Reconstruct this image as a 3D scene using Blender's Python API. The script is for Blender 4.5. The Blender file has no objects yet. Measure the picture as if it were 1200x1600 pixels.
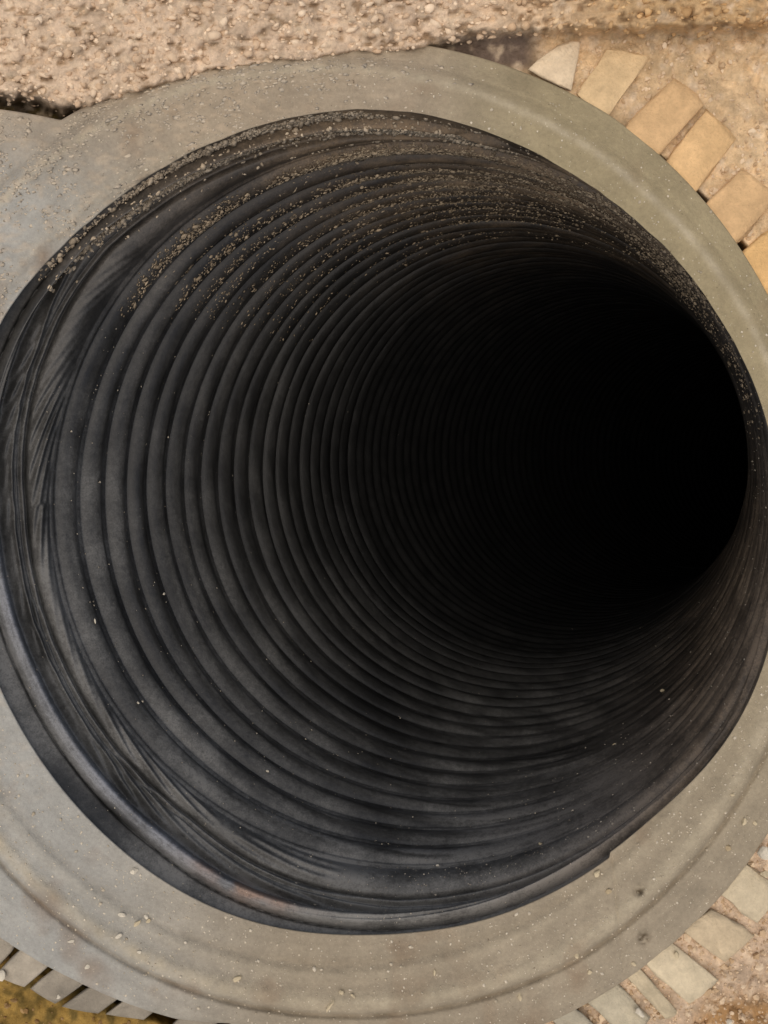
import bpy, bmesh, math, random
import numpy as np
from mathutils import Vector, Matrix
random.seed(7)
rng = np.random.default_rng(11)
C = bpy.context.scene.collection
S = bpy.context.scene

# ------------------------------------------------------------------ camera, sky, sun, exposure
H = 0.5                                   # camera height above the mouth of the pipe, looking straight down
U = 0.0004                                # metres of mouth plane per photograph pixel
cam = bpy.data.cameras.new("camera"); cam_ob = bpy.data.objects.new("camera", cam); C.objects.link(cam_ob)
cam_ob.location = (0, 0, H); cam_ob.rotation_euler = (0, 0, 0)
cam.sensor_fit = 'VERTICAL'; cam.sensor_height = 24; cam.lens = 24 * H / (1600 * U)
cam.clip_start = 0.01; cam.clip_end = 200
S.camera = cam_ob

SUN_EL, SUN_AZ = 80, 230                   # azimuth measured from +x, counter-clockwise
w = bpy.data.worlds.new("World"); S.world = w; w.use_nodes = True
nt = w.node_tree
sky = nt.nodes.new('ShaderNodeTexSky'); sky.sky_type = 'NISHITA'; sky.sun_disc = False
sky.sun_elevation = math.radians(SUN_EL); sky.sun_rotation = math.radians(90 - SUN_AZ)
sky.air_density = 0.8; sky.dust_density = 3.0; sky.ozone_density = 0.6
bg = nt.nodes['Background']; bg.inputs['Strength'].default_value = 0.07
nt.links.new(sky.outputs[0], bg.inputs[0])
sl = bpy.data.lights.new("sun", 'SUN'); sl.energy = 1.75; sl.angle = math.radians(110); sl.color = (1.0, 0.88, 0.71)
so = bpy.data.objects.new("sun", sl); C.objects.link(so)
az, el = math.radians(SUN_AZ), math.radians(SUN_EL)
d = Vector((math.cos(el) * math.cos(az), math.cos(el) * math.sin(az), math.sin(el)))
so.rotation_euler = d.to_track_quat('Z', 'Y').to_euler(); so.location = d * 5
S.view_settings.view_transform = 'Standard'; S.view_settings.look = 'None'
S.view_settings.gamma = 1; S.view_settings.exposure = 0.33

# ------------------------------------------------------------------ helpers
def px2m(px, py, z=0.0):
    k = U * (1 - z / H)
    return np.array([(np.asarray(px) - 600.) * k, (800. - np.asarray(py)) * k])

def vnoise(P, scale, seed=0):
    P = np.asarray(P, float) * scale
    i = np.floor(P).astype(np.int64); f = P - i; f = f * f * (3 - 2 * f)
    out = 0
    for dx in (0, 1):
        for dy in (0, 1):
            for dz in (0, 1):
                h = ((i[:, 0] + dx) * 374761393 + (i[:, 1] + dy) * 668265263 + (i[:, 2] + dz) * 2147483647 + seed * 1274126177) & 0xFFFFFFFF
                h = ((h ^ (h >> 13)) * 1274126177) & 0xFFFFFFFF
                h = (h ^ (h >> 16)) & 0xFFFF
                wgt = (f[:, 0] if dx else 1 - f[:, 0]) * (f[:, 1] if dy else 1 - f[:, 1]) * (f[:, 2] if dz else 1 - f[:, 2])
                out = out + wgt * (h / 32767.5 - 1)
    return out
def fbm(P, scale, octv=3, seed=0, gain=0.5):
    s, a, t = 0, 1, 0
    for o in range(octv):
        s = s + a * vnoise(P, scale * 2.03 ** o, seed + o * 17); t += a; a *= gain
    return s / t
def sstep(a, b, x):
    t = np.clip((x - a) / (b - a), 0, 1); return t * t * (3 - 2 * t)
def lerp(a, b, t): return a + (b - a) * t

def mesh_np(name, V, F, mat, parent=None, tint=None, smooth=True):
    me = bpy.data.meshes.new(name)
    V = np.asarray(V, np.float32); F = np.asarray(F, np.int32)
    n = F.shape[1]
    me.vertices.add(len(V)); me.vertices.foreach_set('co', V.ravel())
    me.loops.add(F.size); me.loops.foreach_set('vertex_index', F.ravel())
    me.polygons.add(len(F)); me.polygons.foreach_set('loop_start', np.arange(0, F.size, n, dtype=np.int32))
    me.polygons.foreach_set('use_smooth', np.full(len(F), smooth))
    me.update(calc_edges=True); me.validate()
    if tint is not None:
        at = me.attributes.new('tint', 'FLOAT_COLOR', 'POINT')
        c = np.ones((len(V), 4), np.float32); c[:, :tint.shape[1]] = tint
        at.data.foreach_set('color', c.ravel())
    me.materials.append(mat)
    ob = bpy.data.objects.new(name, me); C.objects.link(ob)
    if parent: ob.parent = parent
    return ob
def grid_faces(nr, nc, wrap=True, flip=False):
    r = np.arange(nr - 1)[:, None]; c = np.arange(nc if wrap else nc - 1)[None, :]; c2 = (c + 1) % nc
    a = r * nc + c; b = r * nc + c2; e = (r + 1) * nc + c2; g = (r + 1) * nc + c
    F = np.stack([a, b, e, g], -1).reshape(-1, 4)
    return F[:, ::-1] if flip else F
def empty(name, label, cat, loc=(0, 0, 0)):
    o = bpy.data.objects.new(name, None); C.objects.link(o); o.location = loc; o.empty_display_size = 0.02
    o['label'] = label; o['category'] = cat; return o
def srgb(r, g, b):
    f = lambda c: (c / 255 / 12.92) if c <= 10 else ((c / 255 + .055) / 1.055) ** 2.4
    return np.array([f(r), f(g), f(b)])

# ------------------------------------------------------------------ materials
class N:
    def __init__(s, name):
        s.m = bpy.data.materials.new(name); s.m.use_nodes = True; s.t = s.m.node_tree
        s.b = s.t.nodes['Principled BSDF']
        s.co = s.t.nodes.new('ShaderNodeTexCoord').outputs['Object']
    def L(s, a, b): s.t.links.new(a, b)
    def noise(s, scale, detail=4, rough=.55, dist=0, vec=None):
        n = s.t.nodes.new('ShaderNodeTexNoise'); n.inputs['Scale'].default_value = scale
        n.inputs['Detail'].default_value = detail; n.inputs['Roughness'].default_value = rough; n.inputs['Distortion'].default_value = dist
        s.L(vec or s.co, n.inputs['Vector']); return n.outputs['Fac']
    def ramp(s, fac, stops):
        n = s.t.nodes.new('ShaderNodeValToRGB'); e = n.color_ramp.elements
        while len(e) < len(stops): e.new(.5)
        for k, (p, c) in zip(e, stops):
            k.position = p; k.color = (*c, 1) if len(c) == 3 else c
        s.L(fac, n.inputs[0]); return n.outputs[0]
    def mix(s, a, b, fac, mode='MIX'):
        n = s.t.nodes.new('ShaderNodeMix'); n.data_type = 'RGBA'; n.blend_type = mode
        for v, i in ((a, n.inputs[6]), (b, n.inputs[7]), (fac, n.inputs[0])):
            if hasattr(v, 'is_output') or isinstance(v, bpy.types.NodeSocket): s.L(v, i)
            elif isinstance(v, (int, float)): i.default_value = v
            else: i.default_value = (*v, 1)
        return n.outputs[2]
    def math(s, op, a, b=0):
        n = s.t.nodes.new('ShaderNodeMath'); n.operation = op
        for v, i in ((a, n.inputs[0]), (b, n.inputs[1])):
            if isinstance(v, bpy.types.NodeSocket): s.L(v, i)
            else: i.default_value = v
        return n.outputs[0]
    def attr(s, name='tint'):
        n = s.t.nodes.new('ShaderNodeAttribute'); n.attribute_name = name; return n
    def bump(s, h, strength, dist):
        n = s.t.nodes.new('ShaderNodeBump'); n.inputs['Strength'].default_value = strength; n.inputs['Distance'].default_value = dist
        s.L(h, n.inputs['Height']); s.L(n.outputs[0], s.b.inputs['Normal'])
    def out(s, col, rough, spec=.3):
        if isinstance(col, bpy.types.NodeSocket): s.L(col, s.b.inputs['Base Color'])
        else: s.b.inputs['Base Color'].default_value = (*col, 1)
        if isinstance(rough, bpy.types.NodeSocket): s.L(rough, s.b.inputs['Roughness'])
        else: s.b.inputs['Roughness'].default_value = rough
        s.b.inputs['Specular IOR Level'].default_value = spec
        return s.m
g3 = lambda v: (v, v, v)

def tint_mat(name, mottle, bumps, rough=.9, spec=.15, speck=None):
    n = N(name); a = n.attr().outputs['Color']; col = a
    for scale, lo, hi in mottle:
        col = n.mix(col, n.ramp(n.noise(scale, 5), [(.3, g3(lo)), (.7, g3(hi))]), 1.0, 'MULTIPLY')
    if speck:
        sc, thr, c = speck
        col = n.mix(col, c, n.ramp(n.noise(sc, 2, .6), [(thr, g3(0)), (thr + .05, g3(.8))]))
    if speck: col = n.mix(col, tuple(srgb(92, 80, 64)), n.ramp(n.noise(330, 3, .65, vec=n.co), [(.25, g3(.75)), (.31, g3(0))]))
    h = None
    for scale, amt in bumps:
        q = n.math('MULTIPLY', n.noise(scale, 5, .6), amt); h = q if h is None else n.math('ADD', h, q)
    n.bump(h, .8, .004)
    return n.out(col, rough, spec)
m_side = tint_mat('dusty sidewall rubber', [(9, .88, 1.1), (60, .87, 1.08), (420, .90, 1.07), (1100, .93, 1.04)], [(160, .10), (520, .14), (1500, .10)],
                  speck=(520, .70, tuple(srgb(205, 195, 172))))
m_lug = tint_mat('dusty lug rubber', [(30, .88, 1.10), (130, .90, 1.08), (500, .93, 1.05)], [(110, .40), (500, .30)])
m_ground = tint_mat('dry earth', [(14, .82, 1.15), (90, .72, 1.22), (420, .85, 1.12)], [(120, .5), (500, .4)], .95, .1)
m_stone = tint_mat('gravel stone', [(120, .85, 1.12)], [(500, .2)], .9, .15)

def rubber(name, rough_lo, rough_hi, spec):
    n = N(name); t = n.attr()                         # tint.rgb: colour of dust and painted light on it, alpha: how much
    base = n.ramp(n.noise(45, 5), [(.3, (.005, .0053, .0056)), (.75, (.011, .0114, .0118))])
    sep = t.outputs['Alpha']
    grain = n.ramp(n.noise(260, 6, .7), [(.3, g3(.55)), (.72, g3(1.3))])
    cloud = n.ramp(n.noise(28, 4, .6), [(.3, g3(.5)), (.7, g3(1.4))]); fine = n.ramp(n.noise(850, 3, .7), [(.32, g3(.65)), (.66, g3(1.3))]); grain = n.math('MULTIPLY', grain, fine)
    f = n.math('MULTIPLY', n.math('MULTIPLY', sep, grain), cloud)
    f = n.math('MINIMUM', f, 1.0)
    col = n.mix(base, t.outputs['Color'], f)
    fleck = n.ramp(n.noise(900, 2, .5), [(.745, g3(0)), (.78, g3(1))])
    col = n.mix(col, tuple(srgb(150, 145, 135)), n.math('MULTIPLY', fleck, n.math('MULTIPLY', cloud, .45)))
    r = n.math('ADD', n.ramp(n.noise(70, 5), [(.25, g3(rough_lo)), (.8, g3(rough_hi))]), n.math('MULTIPLY', f, .35))
    n.bump(n.math('ADD', n.math('MULTIPLY', n.noise(380, 5, .6), .10), n.math('MULTIPLY', n.noise(70, 3), .12)), .7, .003)
    return n.out(col, r, spec)
m_rub = rubber('black rubber', .32, .52, .55)

# ------------------------------------------------------------------ shape of the mouth and of the pipe
CX, CY = 587., 815.                          # centre of the mouth in photograph pixels
_pts = np.array([(560,170),(430,190),(300,240),(220,282),(130,360),(60,422),(0,503),(-40,600),(-62,700),(-65,800),(-50,920),(0,1070),(60,1180),(150,1290),
    (250,1372),(340,1422),(450,1453),(600,1457),(750,1440),(850,1400),(950,1341),(1050,1250),(1110,1200),(1190,1050),(1212,960),(1222,860),(1215,760),(1198,660),(1175,590),
    (1128,505),(1050,400),(985,335),(920,293),(885,265),(800,223),(700,187)], float)
_th = np.arctan2(-(_pts[:, 1] - CY), _pts[:, 0] - CX); _rr = np.hypot(_pts[:, 0] - CX, _pts[:, 1] - CY)
_o = np.argsort(_th); _th, _rr = _th[_o], _rr[_o]
def per_interp(th, xs, ys):
    x3 = np.concatenate([xs - 2 * np.pi, xs, xs + 2 * np.pi]); y3 = np.concatenate([ys] * 3)
    return np.interp(th, x3, y3)
_tt = np.linspace(-np.pi, np.pi, 1440, endpoint=False)
_mr = per_interp(_tt, _th, _rr); k = np.exp(-.5 * (np.arange(-70, 71) / 24.) ** 2); k /= k.sum()
_mr = np.convolve(np.concatenate([_mr[-70:], _mr, _mr[:70]]), k, 'valid')
def mouth_r(th): return per_interp((th + np.pi) % (2 * np.pi) - np.pi, _tt, _mr)
def table(th, deg_img, vals):                # table by image angle (clockwise from the right)
    xs = -np.radians(np.array(deg_img, float)); xs = (xs + np.pi) % (2 * np.pi) - np.pi; o = np.argsort(xs)
    return per_interp((th + np.pi) % (2 * np.pi) - np.pi, xs[o], np.array(vals, float)[o])

D0 = 0.05; PITCH = 0.0203
def axis(d):
    b = np.clip(d - .42, 0, None)
    return .42 * d + .03 * d * d + .30 * b * b, .165 * d - .05 * d * d - .002
def bore(d): return .25 + (.235 - .25) * np.clip((d - .05) / .3, 0, 1)
def pipe_point(d, th, h):                    # depth, angle (arrays), inward height
    x, y = axis(d); R = bore(d) - h
    tx = .10 * sstep(.1, .5, d); ty = .03 * sstep(.1, .5, d)
    X = x + R * np.cos(th); Y = y + R * np.sin(th)
    return np.stack([X, Y, -d + (X - x) * tx + (Y - y) * ty], -1)
def ring_profile(t):
    seam = .30 * np.exp(-((t - .05) / .030) ** 2) - .12 * np.exp(-((t - .12) / .025) ** 2)
    roll = np.sin(np.pi * np.clip((t - .13) / .87, 0, 1) ** .85) ** .85
    return .0076 * (roll + seam * 1.1)

# ------------------------------------------------------------------ tyre
OX, OY = 530., 857.                          # centre of the sidewall rings in pixels
tyre = empty('tyre', 'large dusty grey tyre lying flat around the mouth of the black ribbed pipe', 'tyre', (0, 0, 0))
NT = 1440
th = np.linspace(-np.pi, np.pi, NT, endpoint=False)
def outer_r(th):                              # distance to the outer sidewall circle measured from the mouth centre
    R = 792. + table(th, [0, 45, 70, 84, 95, 105, 112, 124, 133, 145, 180, 205, 224, 227.6, 229.8, 231.9, 237.5, 255, 270, 300, 330], [0, 14, 18, 10, -24, -34, -14, 0, 16, 20, 20, 60, 105, 76, 40, 6, 4, 20, 6, 6, -14])
    dx, dy = OX - CX, -(OY - CY)
    pr = dx * np.cos(th) + dy * np.sin(th); return pr + np.sqrt(R * R - (dx * dx + dy * dy - pr * pr))
def ring_offset(px, py):                      # the moulded rings wander, the tyre is slightly squashed
    a = np.arctan2(-(py - OY), px - OX)
    off = table(a, [0, 30, 45, 60, 90, 120, 150, 180, 210, 230, 250, 280, 310, 335], [8, -2, -2, 2, -10, -14, -20, 0, 30, 38, 38, 26, 14, 12])
    low = table(a, [0, 40, 90, 150, 180, 215, 250, 290, 330], [.35, .8, 1, 1, .6, .5, .15, 0, 0])
    return off, low
def side_z(px, py):                           # sidewall height above the mouth plane
    rho = np.hypot(px - OX, py - OY); P = np.stack([px, py, 0 * px], -1)
    off, low = ring_offset(px, py)
    z = .0024 * np.exp(-((rho - 721 - off) / 15.) ** 2) - .0026 * (.15 + .85 * low) * np.exp(-((rho - 740 - off) / 5.) ** 2)
    z += .0010 * np.exp(-((rho - 668) / 10.) ** 2) - .0008 * np.exp(-((rho - 650) / 7.) ** 2)
    z += -.005 * sstep(745, 800, rho) + .001 * np.exp(-((rho - 700) / 40.) ** 2)
    z += .0010 * fbm(P, 1 / 60., 3, 3) + .00035 * fbm(P, 1 / 9., 3, 5)
    # coarse grit caked on the upper left of the wall
    m = sstep(900, 350, px + (py - 100) * .6)
    z += m * .0014 * np.clip(fbm(P * np.array([.7, 1.2, 1]), 1 / 9., 2, 8) - .05, 0, 1)
    # two worn pits and the seam
    for (x, y, r) in ((999, 1393, 7), (1006, 1466, 8)):
        z -= .0022 * np.exp(-((px - x) ** 2 + (py - y) ** 2) / r ** 2) * (1 + .5 * vnoise(P, .3, 4))
    sx = 956 + (py - 1340) * .10
    z -= .0010 * np.exp(-((px - sx) / 2.0) ** 2) * sstep(1325, 1345, py) * sstep(1560, 1480, py)
    return z
rin = mouth_r(th); ro = outer_r(th)
ang_img = np.degrees(-th) % 360
step = 9 * sstep(54.6, 55.2, ang_img) * sstep(95, 60, ang_img)       # the notch in the bead edge at the seam
rin = rin - 6 * sstep(20, 50, ang_img) * sstep(55.2, 54.6, ang_img)
rin = rin + 1.2 * vnoise(np.stack([np.cos(th), np.sin(th), 0 * th], -1), 22, 2) * sstep(190, 230, ang_img) * sstep(345, 320, ang_img)
rows = np.concatenate([[-.02, -.012, 0, .006], np.linspace(.015, .985, 84), [1.0]])
V = []; Tn = []
for q in rows:
    r = rin + (ro - rin) * max(q, 0); px = CX + r * np.cos(th); py = CY - r * np.sin(th)
    z = side_z(px, py)
    if q < -.015: z = z - .010
    elif q < 0: z = z - .004
    elif q == 0: z = z - .0010
    elif q == 1.0: z = z - .0015
    x, y = px2m(px, py, z); V.append(np.stack([x, y, z], -1))
    P = np.stack([px, py, 0 * px], -1)
    left = sstep(420, 0, px - (py - 800) * .1); right = sstep(560, 900, px) * sstep(1500, 500, py)
    c = np.tile(srgb(158, 147, 128), (NT, 1))
    c = lerp(c, srgb(166, 166, 161), (left * .95)[:, None]); c = lerp(c, srgb(160, 148, 119), right[:, None])
    top = sstep(330, 150, py) * sstep(780, 600, px); c = lerp(c, srgb(166, 152, 132), (top * .8)[:, None])
    rho = np.hypot(px - OX, py - OY)
    off, low = ring_offset(px, py)
    stri = vnoise(np.stack([rho / 5., np.arctan2(py - OY, px - OX) * 2.5, 0 * px], -1), 1.0, 33); c = c * (1 + .045 * stri)[:, None]
    wv_ = np.where(low < .4, 7., 13.); pale = np.exp(-((rho - 720 - off) / wv_) ** 2) * (.55 + .25 * vnoise(P, 1 / 14., 34)) + np.exp(-((rho - 666) / 12.) ** 2) * .18
    c = lerp(c, srgb(184, 173, 150), pale[:, None])
    grit = np.clip(fbm(P * np.array([.7, 1.2, 1]), 1 / 9., 2, 8) * 1.6, 0, 1) * sstep(900, 350, px + (py - 100) * .6)
    c = lerp(c, srgb(196, 176, 150), (grit * .35)[:, None])
    dirt = np.exp(-((rho - 740 - off) / 4.2) ** 2) * .85 * low + np.exp(-((rho - 650) / 9.) ** 2) * .22
    c = lerp(c, srgb(104, 92, 74), (dirt * (.6 + .4 * vnoise(P, 1 / 30., 7)))[:, None])
    stain = np.clip(fbm(P, 1 / 70., 3, 31) - .25, 0, 1) * 1.1; c = lerp(c, srgb(132, 110, 88), stain[:, None])
    for (x0, y0, r0) in ((1001, 1391, 8), (997, 1396, 6), (1006, 1464, 9), (1003, 1470, 7)):
        c = lerp(c, srgb(74, 62, 46), (np.exp(-((px - x0) ** 2 + (py - y0) ** 2) / r0 ** 2) * np.clip(.55 + .7 * vnoise(P, .28, 35), 0, 1))[:, None])
    Tn.append(c)
sidewall = mesh_np('sidewall', np.concatenate(V), grid_faces(len(rows), NT), m_side, tyre, np.concatenate(Tn))
outer_top = V[-1]

# shoulder: the carcass below the sidewall edge, between the lugs
V = [outer_top + np.array([0, 0, -.0004])]
for k_, dz in ((1.004, -.006), (1.012, -.02), (1.03, -.05), (1.0, -.075)):
    o = outer_top.copy(); c0 = np.array([(OX - 600) * U, (800 - OY) * U]); o[:, :2] = c0 + (o[:, :2] - c0) * k_; o[:, 2] = -.006 + dz; V.append(o)
V = np.concatenate(V); t_ = np.tile(srgb(105, 92, 70), (len(V), 1)); t_ = lerp(t_, srgb(150, 125, 88), sstep(.2, .5, V[:, :1]))
mesh_np('shoulder', V, grid_faces(5, NT), m_lug, tyre, t_)

def lug(poly, z0, z1, colr, depth=.04, wob=.6, tuck=10):
    """a tread lug: bevelled block with a slightly uneven worn top, corners given in pixels of the mouth plane, z0 inner / z1 outer edge"""
    n = len(poly); P = np.array(poly, float)
    rh = np.hypot(P[:, 0] - OX, P[:, 1] - OY); inn = np.argsort(rh)[:2]
    for i in inn: P[i] = np.array([OX, OY]) + (P[i] - np.array([OX, OY])) * (1 - tuck / rh[i])
    cen = P.mean(0)
    zz = np.array([z0, z1, z1, z0]) if n == 4 else np.full(n, (z0 + z1) / 2)
    zz = np.where(np.isin(np.arange(n), inn), z0, z1)
    zz = zz + rng.normal(0, .0006, n)
    rings = []
    for s_, dz in ((.55, .0007), (.90, .0004), (.975, -.0005), (1.0, -.0022), (1.03, -depth)):
        # outline subdivided once so that edges can wander
        pts = []
        for i in range(n):
            a, b = P[i], P[(i + 1) % n]; za, zb = zz[i], zz[(i + 1) % n]
            for f in (0, .33, .67):
                p = a + (b - a) * f; p = cen + (p - cen) * (s_ if not (f == 0 and s_ > .95) else s_ - .045)
                p = p + rng.normal(0, wob * 2.2, 2) * (1 if s_ < 1.02 else .5)
                z = za + (zb - za) * f + dz; q = px2m(p[0], p[1], z); pts.append((q[0], q[1], z + (rng.normal(0, .0004) if dz > -.002 else 0)))
        rings.append(np.array(pts))
    V = np.concatenate(rings); m = 3 * n
    F = [list(f) for f in grid_faces(5, m, flip=True)]
    cz = px2m(cen[0], cen[1], zz.mean()); V = np.vstack([V, [[cz[0], cz[1], zz.mean() + .0006]]])
    tri = [[5 * m, i, (i + 1) % m] for i in range(m)]
    me = bpy.data.meshes.new('tread_lug'); me.from_pydata([tuple(v) for v in V], [], F + tri)
    me.polygons.foreach_set('use_smooth', np.full(len(me.polygons), True)); me.update()
    bm = bmesh.new(); bm.from_mesh(me); bmesh.ops.recalc_face_normals(bm, faces=bm.faces); bm.to_mesh(me); bm.free()
    at = me.attributes.new('tint', 'FLOAT_COLOR', 'POINT'); c = np.ones((len(V), 4), np.float32)
    c[:, :3] = np.array(colr) * rng.uniform(.93, 1.06) * (1 + rng.normal(0, .06, (len(V), 1))); at.data.foreach_set('color', c.ravel())
    me.materials.append(m_lug); ob = bpy.data.objects.new('tread_lug', me); C.objects.link(ob); ob.parent = tyre
    return ob
tan, pale, gold = srgb(220, 184, 138), srgb(222, 202, 172), srgb(222, 182, 126)
grey, drab = srgb(152, 144, 130), srgb(204, 190, 162)
lug([(827, 99), (872, 70), (908, 62), (899, 136)], -.007, -.007, pale)
lug([(902, 143), (951, 184), (1017, 87), (947, 74)][::-1], -.007, -.008, srgb(218, 190, 148))
lug([(972, 198), (1030, 244), (1103, 162), (1055, 119)][::-1], -.007, -.008, tan)
lug([(1039, 252), (1089, 303), (1150, 217), (1106, 168)][::-1], -.007, -.008, srgb(218, 182, 134))
lug([(1100, 318), (1148, 389), (1216, 308), (1160, 262)][::-1], -.007, -.008, tan)
lug([(1154, 396), (1203, 474), (1268, 412), (1212, 350)][::-1], -.007, -.008, gold)
lug([(1130, 1404), (1173, 1354), (1220, 1390), (1184, 1443)], -.007, -.008, drab)
lug([(1068, 1460), (1120, 1425), (1182, 1463), (1131, 1505)], -.007, -.009, srgb(202, 184, 154))
lug([(1008, 1511), (1053, 1474), (1124, 1532), (1079, 1572)], -.007, -.009, drab)
lug([(979, 1530), (1003, 1517), (1062, 1583), (1041, 1594)], -.008, -.010, srgb(194, 180, 152), wob=.2)
lug([(917, 1568), (964, 1539), (1019, 1592), (982, 1628)], -.007, -.009, srgb(196, 186, 162))
lug([(856, 1592), (898, 1578), (938, 1608), (905, 1640)], -.007, -.009, srgb(184, 176, 156))
for q in ([(-60, 1440), (24, 1481), (-8, 1516), (-90, 1480)], [(29, 1486), (83, 1507), (38, 1543), (-8, 1524)], [(92, 1511), (138, 1538), (86, 1569), (46, 1545)],
          [(147, 1542), (197, 1557), (153, 1584), (95, 1573)], [(205, 1560), (259, 1570), (226, 1593), (163, 1585)],
          [(305, 1575), (355, 1588), (328, 1612), (265, 1603)], [(366, 1592), (430, 1606), (410, 1650), (345, 1625)]):
    lug(q, -.0075, -.009, grey * rng.uniform(.93, 1.07) * (1.25 if q[0][0] in (29, -60) else 1), wob=.2)
for a in list(np.arange(-36, 32, 7.0)) + list(np.arange(70, 112, 7.0)) + list(np.arange(146, 214, 7.0)):      # the rest of the ring, beyond the frame
    t1 = -math.radians(a)
    if 62 < a < 118 and 300 < OX + 850 * math.cos(t1) < 940: 
        pass
    def pt(r, off): return (OX + r * math.cos(t1 + off), OY - r * math.sin(t1 + off))
    p4 = [pt(806, .046), pt(806, -.046), pt(900, -.046), pt(900, .046)]
    xs = [p[0] for p in p4]; ys = [p[1] for p in p4]
    if min(xs) < 1205 and max(xs) > -5 and min(ys) < 1605 and max(ys) > -5: continue
    lug([p4[0], p4[3], p4[2], p4[1]], -.007, -.009, lerp(grey, tan, .3 + .4 * (math.cos(t1) > 0)))

# ------------------------------------------------------------------ pipe: bead, cuff, wall
pipe = empty('corrugated_pipe', 'black ribbed rubber pipe seen from its open mouth, curving away to the right into darkness', 'pipe', (0, 0, 0))
NP = 1080
tp = np.linspace(-np.pi, np.pi, NP, endpoint=False)
IMG = [0, 45, 90, 125, 155, 180, 205, 223, 270, 315]
r0 = mouth_r(tp) + 5
z0 = -.0035
s0 = np.stack([*px2m(CX + r0 * np.cos(tp), CY - r0 * np.sin(tp), 0), np.full(NP, z0)], -1)
e0 = pipe_point(np.full(NP, D0), tp, 0 * tp)
e0p = np.stack([600 + e0[:, 0] / (1 - e0[:, 2] / H) / U, 800 - e0[:, 1] / (1 - e0[:, 2] / H) / U], -1)
Dins = np.maximum(mouth_r(tp) - np.hypot(e0p[:, 0] - CX, e0p[:, 1] - CY), 14)
fA = np.clip((table(tp, IMG, [4, 4, 3, 28, 30, 28, 18, 8, 10, 5]) + 5) / (Dins + 5), .04, .5)
fB = np.clip((table(tp, IMG, [9, 10, 26, 58, 60, 57, 35, 14, 24, 10]) + 5) / (Dins + 5), fA + .06, .7)
fC = np.clip((table(tp, IMG, [14, 22, 50, 102, 105, 103, 80, 50, 36, 15]) + 5) / (Dins + 5), fB + .06, .9)
ai = np.degrees(-tp) % 360
win = sstep(84, 108, ai) * sstep(236, 180, ai)
sizew = np.clip(Dins / 100., .15, 1.2)                    # features shrink where the cuff is narrow
arc = (tp + np.pi) * .25
nrm_up = np.clip(Dins / 160., .1, .8)
def cuff_row(u):
    base = s0 + (e0 - s0) * u
    ds = (u - np.array([fA, fB, fC])) * (Dins + 5)         # px distance from each line
    h = np.zeros(NP)
    h -= .0036 * np.exp(-(ds[0] / 2.6) ** 2) * np.clip(sizew, .3, 1) ; h += .0010 * np.exp(-((ds[0] - 5) / 2.) ** 2) - .0012 * np.exp(-((ds[0] - 8) / 2.0) ** 2)
    b = np.clip((u - fA) / (fB - fA), 0, 1); h += .0110 * np.sin(np.pi * b) ** .8 * sizew
    h -= .0040 * np.exp(-((ds[1] - 3) / 7.) ** 2) * sizew
    h -= .0046 * np.exp(-(ds[2] / 2.6) ** 2) * np.clip(sizew, .3, 1); h += .0016 * np.exp(-((ds[2] + 7) / 3.) ** 2); h -= .0024 * np.exp(-((ds[2] + 12) / 2.2) ** 2)
    c = np.clip((u - fC) / (1 - fC), 0, 1); h += .0050 * np.sin(np.pi * np.clip(c * 1.1, 0, 1)) * sizew
    m = np.clip((u - fB) / (fC - fB), 0, 1); h += .0020 * np.sin(np.pi * m) * sizew
    # diagonal creases
    row = u * (Dins + 5) * U
    for (lo, hi, lam, sh, amp, sd) in ((fB, fC, .028, 5.4, .0030, 1), (fC, np.ones(NP), .033, 5.8, .0032, 2)):
        k = np.clip((u - lo) / (hi - lo), 0, 1); bell = np.sin(np.pi * k) ** .7 * ((u > lo) & (u < hi))
        P = np.stack([np.cos(tp) * .25, np.sin(tp) * .25, row * .6], -1)
        ph = (arc + sh * row) / lam + .75 * fbm(P, 7, 2, sd)
        cr = 1 - np.abs(((ph % 1) * 2 - 1)); cr = np.where(cr > .5, 1 - 2 * (1 - cr) ** 2, 2 * cr * cr)
        strength = np.clip(.25 + 1.3 * fbm(P, 16, 2, sd + 9), 0, 1.1)
        h += amp * (cr - .45) * bell * win * strength * 1.6
    # long loose crease on the left
    cz = table(tp, [100, 130, 150, 180, 205, 223, 230], [0, 78, 80, 79, 58, 16, 0])
    dd = u * (Dins + 5) - 5 - cz - 1.5 * vnoise(np.stack([tp, 0 * tp, 0 * tp], -1), 9, 3); wl = sstep(128, 150, ai) * sstep(228, 215, ai)
    h += wl * (.0030 * np.exp(-((dd) / 3.) ** 2) - .0024 * np.exp(-((dd - 6) / 3.5) ** 2))
    h += .0006 * fbm(base, 40, 3, 6) * np.clip(sizew, .3, 1)
    inward = np.stack([-np.cos(tp), -np.sin(tp), 0 * tp], -1)
    n = inward * (1 - nrm_up * .5)[:, None]; n[:, 2] += nrm_up
    n /= np.linalg.norm(n, axis=1)[:, None]
    h = h * sstep(1.0, .965, u) if u > .96 else h
    return base + n * h[:, None]
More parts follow.
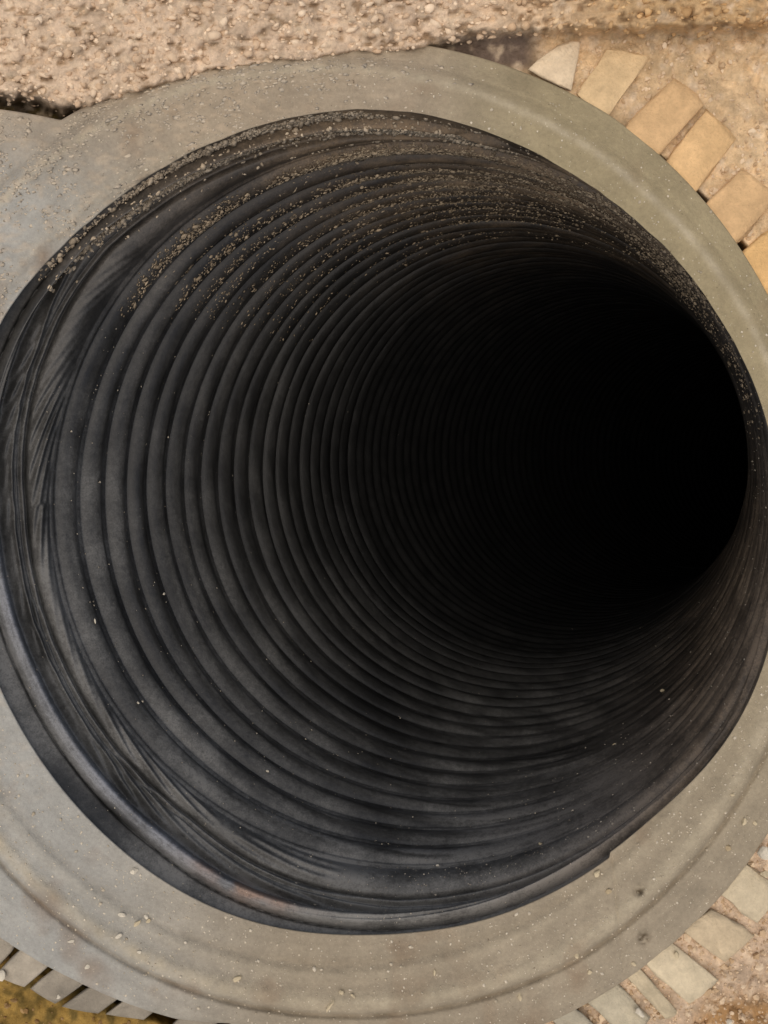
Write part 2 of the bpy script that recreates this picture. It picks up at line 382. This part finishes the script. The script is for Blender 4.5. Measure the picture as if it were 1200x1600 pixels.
def dust_light_tint(V, ang_i, depth):
    """rgb and cover of the dust, with the fade of light down the pipe painted in: brown and heavy low on the right, pale and heavy at the top, thin elsewhere"""
    n = len(V); c = np.tile(srgb(118, 118, 116), (n, 1)); a = .01 + .64 * np.exp(-depth / .115) * (.55 + 1.0 * np.exp(-(((ang_i - 135 + 180) % 360 - 180) / 55.) ** 2))  # cover dies with depth and swells lower left to paint the light falloff
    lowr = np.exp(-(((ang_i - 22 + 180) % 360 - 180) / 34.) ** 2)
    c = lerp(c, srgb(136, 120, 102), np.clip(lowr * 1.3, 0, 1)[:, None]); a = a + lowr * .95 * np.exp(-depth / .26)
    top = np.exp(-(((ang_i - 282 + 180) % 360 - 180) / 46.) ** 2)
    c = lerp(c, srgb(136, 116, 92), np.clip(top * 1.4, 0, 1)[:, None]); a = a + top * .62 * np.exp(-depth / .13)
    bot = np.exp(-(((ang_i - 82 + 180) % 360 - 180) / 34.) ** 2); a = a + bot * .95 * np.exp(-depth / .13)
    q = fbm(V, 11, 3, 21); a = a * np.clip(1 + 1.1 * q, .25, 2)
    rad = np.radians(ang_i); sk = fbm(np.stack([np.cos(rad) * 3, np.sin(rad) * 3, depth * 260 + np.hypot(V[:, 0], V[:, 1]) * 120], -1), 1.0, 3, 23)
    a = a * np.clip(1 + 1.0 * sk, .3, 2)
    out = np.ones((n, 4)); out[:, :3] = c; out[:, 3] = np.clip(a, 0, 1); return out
us = np.unique(np.concatenate([np.linspace(0, 1, 130)]))
grid = np.stack([cuff_row(u) for u in us])
tint = np.stack([dust_light_tint(grid[i], ai, np.full(NP, .03)) for i in range(len(us))])
# grey-blue sky sheen painted into the tint of the bulge, lower left
for i, u in enumerate(us):
    b = (u - fA) / (fB - fA); on = np.exp(-((b - .5) / .40) ** 2) * sstep(100, 120, ai) * sstep(205, 165, ai) * (.8 + .4 * fbm(grid[i], 30, 2, 91))
    tint[i, :, :3] = lerp(tint[i, :, :3], srgb(128, 132, 140), np.clip(on, 0, 1)[:, None]); tint[i, :, 3] = np.clip(tint[i, :, 3] + on * .40, 0, 1)
    on = sstep(.9, 1.3, b) * sstep(80, 110, ai) * sstep(225, 185, ai); tint[i, :, 3] = np.clip(tint[i, :, 3] + on * .10, 0, 1)  # paler cover also paints light onto the creases inside the bulge
# rusty brown patch of mud dried on the bulge, low on the left
for i, u in enumerate(us):
    b = (u - fA) / (fB - fA); on = np.exp(-((ai - 111) / 6.5) ** 2) * np.exp(-((b - .55) / .40) ** 2)
    on = np.clip(on * (1. + 2.2 * fbm(grid[i], 60, 3, 5)), 0, 1) * .8
    tint[i, :, :3] = lerp(tint[i, :, :3], srgb(138, 118, 106), np.clip(on * 2, 0, 1)[:, None]); tint[i, :, 3] = np.clip(tint[i, :, 3] + on * .9, 0, 1)
    s_ = np.exp(-((ai - 112) / 12.) ** 2) * (u < fA) * .35; tint[i, :, 3] = np.clip(tint[i, :, 3] + s_, 0, 1)
# the bead (tyre) is the part outside line A, the cuff (pipe) the rest; they share the line
isb = us[:, None] <= fA[None, :] + .004
F = grid_faces(len(us), NP, flip=True)
fb = isb.ravel()[F].mean(1) > .6
def sub(name, mask, par):
    f = F[mask]; ids = np.unique(f); mp = np.full(grid.shape[0] * NP, -1); mp[ids] = np.arange(len(ids))
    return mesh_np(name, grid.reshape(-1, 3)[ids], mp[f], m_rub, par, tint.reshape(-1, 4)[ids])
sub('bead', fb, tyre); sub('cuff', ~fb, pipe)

# pipe wall
ds = [];
d_ = D0
while d_ < 1.75:
    n = 20 if d_ < .45 else (12 if d_ < .9 else 8)
    ds += list(d_ + np.arange(n) / n * PITCH); d_ += PITCH
ds = np.array(ds); NW = 540
tw = np.linspace(-np.pi, np.pi, NW, endpoint=False); aw = np.degrees(-tw) % 360
rowsV, rowsT = [], []; amp_r = 1 + rng.normal(0, .05, 240)
for dd in ds:
    ring_i = int((dd - D0) / PITCH + 1e-6); t = (dd - D0) / PITCH - ring_i
    wv = .0022 * fbm(np.stack([np.cos(tw) * 2, np.sin(tw) * 2, np.full(NW, dd * 22)], -1), .9, 2, 13) * sstep(D0, D0 + .03, dd)
    g = .75 + .25 * fbm(np.stack([np.cos(tw), np.sin(tw), np.full(NW, dd * 30)], -1), 1.7, 2, 14)
    smooth_low = 1 - .95 * np.exp(-(((aw - 58 + 180) % 360 - 180) / 46.) ** 2) * sstep(.44, .13, dd)
    h = ring_profile(np.full(NW, t)) * g * amp_r[ring_i] * smooth_low * sstep(D0 - .004, D0 + .006, dd)
    V = pipe_point(np.full(NW, dd) + wv, tw, h); rowsV.append(V); rowsT.append(dust_light_tint(V, aw, np.full(NW, dd)))
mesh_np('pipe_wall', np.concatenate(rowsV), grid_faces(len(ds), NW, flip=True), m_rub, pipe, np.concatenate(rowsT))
endc = rowsV[-1]; V = np.vstack([endc, endc.mean(0)[None] + np.array([[0, 0, -.05]])])  # unseen cap added to keep sky light out of the far end
mesh_np('light_block_cap', V, np.array([[i, (i + 1) % NW, NW] for i in range(NW)]), m_rub, pipe, np.tile([.1, .1, .1, .1], (NW + 1, 1)))

# ------------------------------------------------------------------ small lumps joined into one mesh ("stuff")
bm = bmesh.new(); bmesh.ops.create_icosphere(bm, subdivisions=1, radius=1); ICO_V = np.array([v.co[:] for v in bm.verts]); ICO_F = np.array([[v.index for v in f.verts] for f in bm.faces]); bm.free()
bm = bmesh.new(); bmesh.ops.create_icosphere(bm, subdivisions=2, radius=1); ICO2_V = np.array([v.co[:] for v in bm.verts]); ICO2_F = np.array([[v.index for v in f.verts] for f in bm.faces]); bm.free()
def lumps(name, pos, nrm, size, cols, mat, parent=None, flat=.5, tang=None, stretch=1.0, hi=False, smooth=True):
    BV, BF = (ICO2_V, ICO2_F) if hi else (ICO_V, ICO_F)
    n = len(pos); k = len(BV)
    nrm = nrm / np.linalg.norm(nrm, axis=1)[:, None]
    if tang is None: tang = rng.normal(size=(n, 3))
    t1 = tang - nrm * (tang * nrm).sum(1)[:, None]; t1 /= np.linalg.norm(t1, axis=1)[:, None]; t2 = np.cross(nrm, t1)
    B = BV[None] * (1 + rng.normal(0, .22, (n, k, 1)).clip(-.45, .5))
    if hi: B = BV[None] * (1 + .25 * np.stack([fbm(BV * 1.0 + i * 9.7, 1.3, 2, 40) for i in range(n)])[..., None] * 1.6)
    sx = size * rng.uniform(.7, 1.25, n) * stretch; sy = size * rng.uniform(.6, 1.1, n); sz = size * flat * rng.uniform(.7, 1.3, n)
    V = pos[:, None] + B[..., :1] * (t1 * sx[:, None])[:, None] + B[..., 1:2] * (t2 * sy[:, None])[:, None] + B[..., 2:] * (nrm * sz[:, None])[:, None]
    F = (BF[None] + (np.arange(n) * k)[:, None, None]).reshape(-1, 3)
    ob = mesh_np(name, V.reshape(-1, 3), F, mat, parent, np.repeat(cols, k, 0), smooth=smooth)
    return ob
def stuff(ob, label, cat=None):
    ob['kind'] = 'stuff'
    if label: ob['label'] = label
    if cat: ob['category'] = cat

# dried mud clinging to the upper wall of the pipe, thickest along the lip
pos, nrm, siz, col, tg = [], [], [], [], []
n = 26000
a = 272 + rng.normal(0, 34, n); dep = rng.exponential(.07, n)
keep = (a > 212) & (a < 352) & (dep < .26); a, dep = a[keep], dep[keep]
ri = np.floor(dep / PITCH); t = np.clip(rng.normal(.40, .13, len(a)), .1, .9); dep = D0 + (ri + t) * PITCH
tt = -np.radians(a); h = ring_profile(t) * .8
Pm = pipe_point(dep, tt, h)
clump = fbm(Pm * np.array([1, 1, .4]), 22, 2, 77) > rng.uniform(-.55, .45, len(a)); Pm, tt, dep = Pm[clump], tt[clump], dep[clump]
nm = np.stack([-np.cos(tt), -np.sin(tt), .35 + 0 * tt], -1); tg_ = np.stack([-np.sin(tt), np.cos(tt), 0 * tt], -1) + rng.normal(0, .5, (len(tt), 3))
sz = np.exp(rng.normal(-7.5, .48, len(tt))).clip(.0003, .0022)
cc = lerp(srgb(108, 96, 80), srgb(188, 170, 144), rng.uniform(0, 1, (len(tt), 1)))
mud = lumps('dried_mud', Pm, nm, sz, cc, m_stone, pipe, .2, tg_, 1.3); stuff(mud, None)
# crust along the lip (on the cuff)
n = 22000; a = rng.normal(256, 24, n); a = a[(a > 214) & (a < 338)]; j = ((-np.radians(a) + np.pi) / (2 * np.pi) * NP).astype(int) % NP
core = np.exp(-((a - 258) / 24.) ** 2)
u = np.where(rng.uniform(0, 1, len(a)) < .55, rng.normal(.66, .055, len(a)), rng.uniform(.0, .95, len(a)) ** 1.2).clip(.01, .97)
ok = rng.uniform(0, 1, len(a)) < np.where(np.abs(u - .66) < .12, .35 + core, .16); a, u, j = a[ok], u[ok], j[ok]
uc = (np.where(np.abs(u - .66) < .2, 24 + (u - .66) * 70, u * 60)) ; u = np.clip((uc + 5) / (Dins[j] + 5), .01, .97)
edge = (rng.uniform(0, 1, len(a)) < .22) & (a < 268); u = np.where(edge, np.clip((rng.normal(3, 2.5, len(a)) + 5) / (Dins[j] + 5), .0, .9), u)
ui = u * (len(us) - 1); Pm = grid[ui.astype(int), j] + rng.normal(0, .0004, (len(a), 3)); tt = -np.radians(a)
nm = np.stack([-np.cos(tt), -np.sin(tt), .6 + 0 * tt], -1)
sz = np.exp(rng.normal(-7.2, .5, len(a))).clip(.0003, .0026)
crust = lumps('mud_crust', Pm, nm, sz, lerp(srgb(160, 144, 122), srgb(216, 198, 172), rng.uniform(0, 1, (len(a), 1))), m_stone, pipe, .22, None, 1.3); stuff(crust, None)
# pale specks of grit caught in the lower half of the pipe
n = 900; a = rng.uniform(-20, 215, n); dep = D0 + rng.exponential(.10, n).clip(0, .5); tt = -np.radians(a); t = ((dep - D0) / PITCH) % 1
Pm = pipe_point(dep, tt, ring_profile(t)); nm = np.stack([-np.cos(tt), -np.sin(tt), .4 + 0 * tt], -1)
sz = np.exp(rng.normal(-8.0, .40, n)).clip(.0002, .0010)
g1 = lumps('grit', Pm, nm, sz, lerp(srgb(120, 112, 100), srgb(200, 190, 172), rng.uniform(0, 1, (n, 1))), m_stone, pipe, .5); stuff(g1, None)
n = 900; a = rng.uniform(0, 200, n); j = ((-np.radians(a) + np.pi) / (2 * np.pi) * NP).astype(int) % NP; u = rng.uniform(.05, 1, n)
a2 = rng.normal(72, 26, n); sel = rng.uniform(0, 1, n) < .7; a = np.where(sel, a2, a); j = ((-np.radians(a) + np.pi) / (2 * np.pi) * NP).astype(int) % NP
Pm = grid[(u * (len(us) - 1)).astype(int), j]; tt = -np.radians(a); nm = np.stack([-np.cos(tt), -np.sin(tt), .8 + 0 * tt], -1)
g2 = lumps('grit', Pm, nm, np.exp(rng.normal(-8.0, .4, n)).clip(.0002, .0012), lerp(srgb(120, 112, 100), srgb(205, 195, 178), rng.uniform(0, 1, (n, 1))), m_stone, pipe, .5); stuff(g2, None)
# grit lying on the sidewall
n = 2600; a = np.concatenate([rng.uniform(0, 360, 1000), rng.uniform(20, 150, 1600)]); tt = -np.radians(a); v = rng.uniform(.03, .97, n)
r = mouth_r(tt) + (outer_r(tt) - mouth_r(tt)) * v; px = CX + r * np.cos(tt); py = CY - r * np.sin(tt); z = side_z(px, py)
x, y = px2m(px, py, z); Pm = np.stack([x, y, z], -1); sz = np.exp(rng.normal(-7.7, .45, n)).clip(.00022, .0015)
g3_ = lumps('grit', Pm, np.tile([0, 0, 1.], (n, 1)), sz, lerp(srgb(176, 164, 142), srgb(220, 210, 190), rng.uniform(0, 1, (n, 1))), m_stone, None, .6)
stuff(g3_, 'fine pale grit scattered over the grey tyre sidewall', 'grit')

n = 11000; px = rng.uniform(-80, 760, n); py = rng.uniform(90, 520, n); a = np.arctan2(-(py - CY), px - CX)
rr_ = np.hypot(px - CX, py - CY); ok = (rr_ > mouth_r(a) + 3) & (rr_ < outer_r(a) - 4) & (rng.uniform(0, 1, n) < sstep(820, 260, px + (py - 130) * .75)); px, py = px[ok], py[ok]
ok = fbm(np.stack([px, py, 0 * px], -1), 1 / 28., 2, 71) - .1 + .9 * np.exp(-((np.hypot(px - OX, py - OY) - 758) / 16.) ** 2) > rng.uniform(-.4, .45, len(px)); px, py = px[ok], py[ok]
z = side_z(px, py); x, y = px2m(px, py, z); n = len(px); sz = np.exp(rng.normal(-7.15, .38, n)).clip(.0004, .0018)
g4 = lumps('sand', np.stack([x, y, z - sz * .05], -1), np.tile([0, 0, 1.], (n, 1)), sz, lerp(srgb(172, 162, 146), srgb(202, 188, 166), rng.uniform(0, 1, (n, 1))), m_stone, None, .13,
    np.tile([1., .12, 0], (n, 1)) + rng.normal(0, .25, (n, 3)), 1.5)
stuff(g4, 'pale sand grains caked on the upper left of the tyre sidewall', 'sand')

# ------------------------------------------------------------------ ground
def bank_edge(px):                            # where the gravel bank begins (photograph row), it lies over the tyre at the top
    return np.interp(px, [-400, 0, 60, 100, 150, 250, 300, 400, 480, 560, 640, 690, 760, 830, 900, 1000, 1200, 1600],
                     [165, 160, 167, 184, 178, 150, 134, 122, 112, 101, 92, 74, 62, 58, 56, 58, 50, 40])
def ground_z(px, py):
    P = np.stack([px, py, 0 * px], -1)
    e = bank_edge(px) + 6 * fbm(P, 1 / 12., 2, 51) + 4 * fbm(P, 1 / 40., 2, 52)
    bank = sstep(6, -22, py - e)
    right = sstep(560, 1000, px)
    rho = np.hypot(px - OX, py - OY)
    low = lerp(-.040, -.0118, right)
    low = lerp(low, -.0118, sstep(.0, 1., sstep(1230, 1050, py) * sstep(500, 850, px)))
    low = low + .0030 * fbm(P, 1 / 40., 3, 53) + .0022 * fbm(P, 1 / 11., 3, 54)
    # cracked crust beyond the lugs at the upper right
    cr = np.abs(fbm(P, 1 / 42., 2, 55)); low = low - .0025 * np.exp(-(cr / .05) ** 2) * right * sstep(880, 930, rho)
    low = lerp(-.06, low, sstep(770, 796, rho))
    hb = .0005 + .0065 * sstep(0, -130, py - e) + .0028 * fbm(P, 1 / 24., 3, 56) + .0022 * fbm(P * np.array([.8, 1.25, 1]), 1 / 8., 2, 57)
    hb = hb - .0045 * np.clip(fbm(P * np.array([.75, 1.3, 1]), 1 / 10., 2, 58) - .12, 0, 1); hb = hb + .0085 * sstep(720, 850, px)
    return lerp(low, hb, bank), bank, P, rho
def axis_pts(lo, hi, a, b, fine):
    mid = np.arange(a, b, fine); out = [mid[-1]]; s_ = fine
    hi_p, lo_p = [], []
    q = mid[-1]; s_ = fine
    while q < hi: s_ *= 1.16; q += s_; hi_p.append(q)
    q = mid[0]; s_ = fine
    while q > lo: s_ *= 1.16; q -= s_; lo_p.append(q)
    return np.array(lo_p[::-1] + list(mid) + hi_p)
gx = axis_pts(-12000, 12000, -60, 1262, 3.2); gy = axis_pts(-12000, 12000, -60, 1662, 3.2)
PX, PY = np.meshgrid(gx, gy); px, py = PX.ravel(), PY.ravel()
gz, bank, P, rho = ground_z(px, py)
far = np.maximum(np.abs(px - 600) - 800, np.abs(py - 800) - 1000); gz = np.where(far > 0, gz, gz)
kz = U * (1 - np.clip(gz, -.07, .02) / H)
V = np.stack([(px - 600) * kz, (800 - py) * kz, gz], -1)
nx, ny = len(gx), len(gy)
F = grid_faces(ny, nx, wrap=False, flip=True)
rm = np.hypot(px - CX, py - CY); cut = (rm < mouth_r(np.arctan2(-(py - CY), px - CX)) + 40) & (bank < .02)
F = F[~cut[F].any(1)]
c = np.tile(srgb(216, 192, 166), (len(px), 1))                                           # bank
c = lerp(c, srgb(200, 168, 126), sstep(650, 1050, px)[:, None])
low_tr = srgb(212, 184, 146); low_br = srgb(204, 180, 154); low_bl = srgb(150, 122, 66)
lowc = lerp(low_br, low_tr, sstep(1000, 600, py)[:, None]); lowc = lerp(lowc, low_bl, sstep(760, 480, px)[:, None]); lowc = lerp(lowc, srgb(110, 96, 80), (sstep(600, 300, py) * sstep(700, 500, px))[:, None])
ora = sstep(1075, 1130, px + .4 * (py - 1560)) * sstep(1535, 1580, py) * .8; lowc = lerp(lowc, srgb(168, 126, 74), ora[:, None])
lowc = lerp(lowc, srgb(120, 104, 92), (sstep(95, 50, np.abs(px - 765)) * sstep(125, 95, py))[:, None])  # purple-grey dirt with the shade between bank and sidewall painted in
bl2 = np.clip(fbm(P, 1 / 16., 3, 61) * 2 + .25, 0, 1); lowc = lerp(lowc, srgb(100, 84, 46), (bl2 * sstep(600, 400, px))[:, None])
c = lerp(lowc, c, bank[:, None])
pit = np.clip(fbm(P * np.array([.75, 1.3, 1]), 1 / 10., 2, 58) - .14, 0, 1) * 2.0 * bank; c = lerp(c, srgb(142, 116, 88), np.clip(pit, 0, .75)[:, None])
palem = np.clip(fbm(P, 1 / 15., 2, 62) - .1, 0, 1) * 1.6; c = lerp(c, srgb(222, 200, 172), (np.clip(palem, 0, .7) * sstep(350, 600, px + 4 * np.clip(1200 - py, 0, 400)))[:, None])
used = np.unique(F); mp = np.full(len(px), -1); mp[used] = np.arange(len(used))
gr = mesh_np('ground', V[used], mp[F], m_ground, None, c[used]); gr['kind'] = 'structure'

# gravel bedded in the bank
n = 5200; px = rng.uniform(-160, 1360, n); py = rng.uniform(-170, 200, n)
e = bank_edge(px); ok = py < e - 2 + rng.normal(0, 2, n); px, py = px[ok], py[ok]
thin = rng.uniform(0, 1, len(px)) < lerp(1, .45, sstep(700, 1000, px)); px, py = px[thin], py[thin]
z, _, _, _ = ground_z(px, py); x, y = px2m(px, py, z)
sz = np.exp(rng.normal(-6.55, .38, len(px))).clip(.0007, .0032)
cc = lerp(srgb(204, 176, 146), srgb(240, 218, 190), rng.uniform(0, 1, (len(px), 1)) ** 1.3); cc = lerp(cc, cc * srgb(238, 222, 190), sstep(700, 1000, px)[:, None])
gv = lumps('gravel', np.stack([x, y, z - sz * .28], -1), np.tile([0, 0, 1.], (len(px), 1)) + rng.normal(0, .2, (len(px), 3)), sz, cc, m_stone, None, .6, np.tile([1., 0, 0], (len(px), 1)) + rng.normal(0, .35, (len(px), 3)), 1.25)
stuff(gv, 'tan gravel bedded in the bank of earth above the tyre', 'gravel')
# crumbs of earth in the gaps between the lugs and beyond them
n = 6000; a = np.concatenate([rng.uniform(28, 66, n // 2), rng.uniform(296, 350, n // 2 - 700), rng.uniform(104, 152, 700)]); t = -np.radians(a); r = rng.uniform(800, 1090, n)
px = OX + r * np.cos(t); py = OY - r * np.sin(t); ok = (py > bank_edge(px) + 6); px, py = px[ok], py[ok]
z, _, _, _ = ground_z(px, py); x, y = px2m(px, py, z); sz = np.exp(rng.normal(-7.05, .5, len(px))).clip(.0004, .0030)
cc = lerp(srgb(186, 158, 124), srgb(228, 206, 176), rng.uniform(0, 1, (len(px), 1))); cc = np.where(((px < 500) & (py > 1300))[:, None], cc * np.array([.5, .42, .28]), cc)
rb = lumps('rubble', np.stack([x, y, z], -1), np.tile([0, 0, 1.], (len(px), 1)) + rng.normal(0, .3, (len(px), 3)), sz, cc, m_stone, None, .8, smooth=False)
stuff(rb, 'crumbled tan earth filling the gaps between the tread lugs', 'rubble')

# ------------------------------------------------------------------ pebbles one can point to
def pebble(px, py, w_, h_, ang, col, label, cat='pebble', where='side', group='pale pebbles lying on the tyre'):
    if where == 'side': z = float(side_z(np.array([float(px)]), np.array([float(py)]))[0]); nrm = (0, 0, 1)
    elif where == 'ground': z = float(ground_z(np.array([float(px)]), np.array([float(py)]))[0][0]); nrm = (0, 0, 1)
    elif where == 'lug': z = -.0065; nrm = (0, 0, 1)
    if where == 'pipe':
        # find the wall point that the pixel sees
        best = None
        for dd in np.linspace(D0, .6, 240):
            ax, ay = axis(dd); k = (1 + dd / H) * U; X, Y = (px - 600) * k - ax, (800 - py) * k - ay
            if best is None and np.hypot(X, Y) > bore(dd) - .003: best = (dd, math.atan2(Y, X)); break
        if best is None: return
        dd, t0 = best; p0 = pipe_point(np.array([dd]), np.array([t0]), ring_profile(np.array([((dd - D0) / PITCH) % 1])))[0]; nrm = (-math.cos(t0), -math.sin(t0), .4)
        k = 1 + dd / H
    else:
        x, y = px2m(px, py, z); p0 = np.array([x, y, z]); k = 1 - z / H
    nv = Vector(nrm).normalized(); tx = Vector((math.cos(ang), math.sin(ang), 0)); tx = (tx - nv * tx.dot(nv)).normalized(); ty = nv.cross(tx)
    a_, b_ = w_ * U * k / 2, h_ * U * k / 2; c_ = min(a_, b_) * .75
    sd = rng.uniform(0, 50); B = ICO2_V * (1 + .45 * fbm(ICO2_V + sd, 1.1, 2, 40))[:, None]
    for _ in range(7):
        pn = rng.normal(size=3); pn /= np.linalg.norm(pn); lim = rng.uniform(.5, .85); dt = B @ pn
        B = B - np.clip(dt - lim, 0, None)[:, None] * pn
    V = [tuple(tx * (b[0] * a_) + ty * (b[1] * b_) + nv * (b[2] * c_)) for b in B]
    V = np.array(V); cc = np.tile(col, (len(V), 1)) * (1 + .12 * fbm(ICO2_V + sd, 2.2, 2, 41))[:, None]
    ob = mesh_np('pebble', V, ICO2_F, m_stone, None, cc, smooth=False); ob.location = tuple(p0 + np.array(nv) * c_ * .45)
    ob['label'] = label; ob['category'] = cat; ob['group'] = group
    return ob
W, Cr, B_ = srgb(214, 206, 188), srgb(200, 186, 156), srgb(182, 165, 134)
pebble(209, 1360, 15, 12, .6, W, 'white angular pebble on the sidewall, touching the black bead at lower left')
pebble(191, 1429, 14, 8, -.2, W, 'white flat pebble left of the small pair on the lower left sidewall')
pebble(229, 1431, 8, 8, 0, W, 'tiny round white pebble, upper one of the pair on the lower left sidewall')
pebble(214, 1443, 17, 8, .6, Cr, 'slanting cream chip just below the small pair on the lower left sidewall')
pebble(232, 1438, 8, 6, .3, Cr, 'tiny cream pebble, lower one of the pair on the lower left sidewall')
pebble(187, 1462, 13, 8, .6, W, 'white chip sitting on the pale raised ring of the lower left sidewall')
pebble(111, 1471, 12, 5, .1, W, 'thin white curved chip outside the dark groove at lower left')
pebble(218, 1487, 8, 6, 0, W, 'small white pebble on the inner edge of the dark groove at lower left')
pebble(137, 1510, 8, 7, 0, W, 'small white pebble outside the dark groove, above the bottom left lugs')
pebble(92, 1557, 7, 7, 0, W, 'bright speck sized pebble lying on a grey lug at bottom left')
pebble(3, 1523, 22, 16, .9, W, 'big white stone at the left frame edge beside the grey lugs', where='lug', cat='stone')
pebble(372, 1528, 16, 8, .4, Cr, 'cream chip on the pale raised ring, left of the bottom centre')
pebble(516, 1571, 24, 8, 1.0, Cr, 'long cream chip standing out at the bottom centre of the sidewall')
pebble(534, 1549, 11, 8, .4, Cr, 'upper of the two cream pebbles beside the long chip at bottom centre')
pebble(552, 1556, 11, 6, -.8, Cr, 'small tilted cream pebble right of the long chip at bottom centre')
pebble(679, 1519, 5, 13, 0, Cr, 'narrow upright pale chip below the middle of the black mouth')
pebble(812, 1558, 8, 17, .05, Cr, 'upright oblong cream chip on the lower right groove of the sidewall')
pebble(901, 1493, 8, 9, 0, Cr, 'round cream pebble above the groove, left of the two dark stains')
pebble(921, 1518, 10, 7, .5, Cr, 'oval cream pebble just outside the groove, left of the dark stains')
pebble(932, 1364, 14, 11, .7, Cr, 'largest cream pebble beside the notch in the bead at lower right')
pebble(950, 1392, 9, 9, 0, B_, 'round buff pebble below the notch in the bead at lower right')
pebble(990, 1506, 9, 7, 0, Cr, 'small cream pebble beside the grooved tread lug at lower right')
pebble(1138, 1325, 10, 11, .3, B_, 'round buff pebble on the right sidewall, nearest to the lugs')
pebble(1162, 1283, 9, 13, -.5, Cr, 'oblong cream pebble, left one of the pair high on the right sidewall')
pebble(1179, 1286, 7, 8, 0, Cr, 'small round pebble, right one of the pair high on the right sidewall')
pebble(1144, 1241, 9, 6, .3, Cr, 'small cream pebble topmost on the lower right sidewall')
pebble(1057, 1491, 8, 14, .2, Cr, 'oblong cream pebble lying on top of a pale tread lug at lower right', where='lug')
pebble(999, 1581, 21, 13, -.7, W, 'big white pebble in the gap between two lugs at bottom right', where='lug', cat='stone')
pebble(1139, 1596, 12, 12, 0, W, 'white pebble on the orange earth in the bottom right corner', where='ground')
pebble(1196, 1333, 30, 22, .5, W, 'white stone at the right frame edge above the tread lugs', where='lug', cat='stone')
pebble(1193, 1364, 12, 12, .5, Cr, 'cream stone at the right frame edge, just under the white stone', where='lug')
I_ = 'pale pebbles caught inside the pipe'
pebble(1032, 1076, 8, 6, .8, Cr, 'single cream pebble on the dark lower right wall of the pipe', where='pipe', group=I_)
pebble(137, 974, 3.5, 9, .3, W, 'long white chip on a rib at the lower left of the pipe', where='pipe', group=I_)
pebble(250, 930, 5, 5, 0, W, 'upper dot sized white pebble on the left ribs of the pipe', where='pipe', group=I_)
pebble(207, 1105, 5, 4, 0, W, 'dot sized white pebble just above the diagonal creases of the pipe cuff', where='pipe', group=I_)
pebble(415, 1209, 6, 5, 0, W, 'white pebble on the lower ribs of the pipe above the brown mud patch', where='pipe', group=I_)
pebble(957, 1158, 8, 4, .6, Cr, 'slanting pale chip on the lower right wall of the pipe', where='pipe', group=I_)
pebble(845, 1321, 7, 5, .2, Cr, 'pale pebble low on the pipe wall near its bottom right rim', where='pipe', group=I_)
pebble(686, 1390, 6, 4, 0, W, 'white pebble near the bottom rim of the pipe', where='pipe', group=I_)
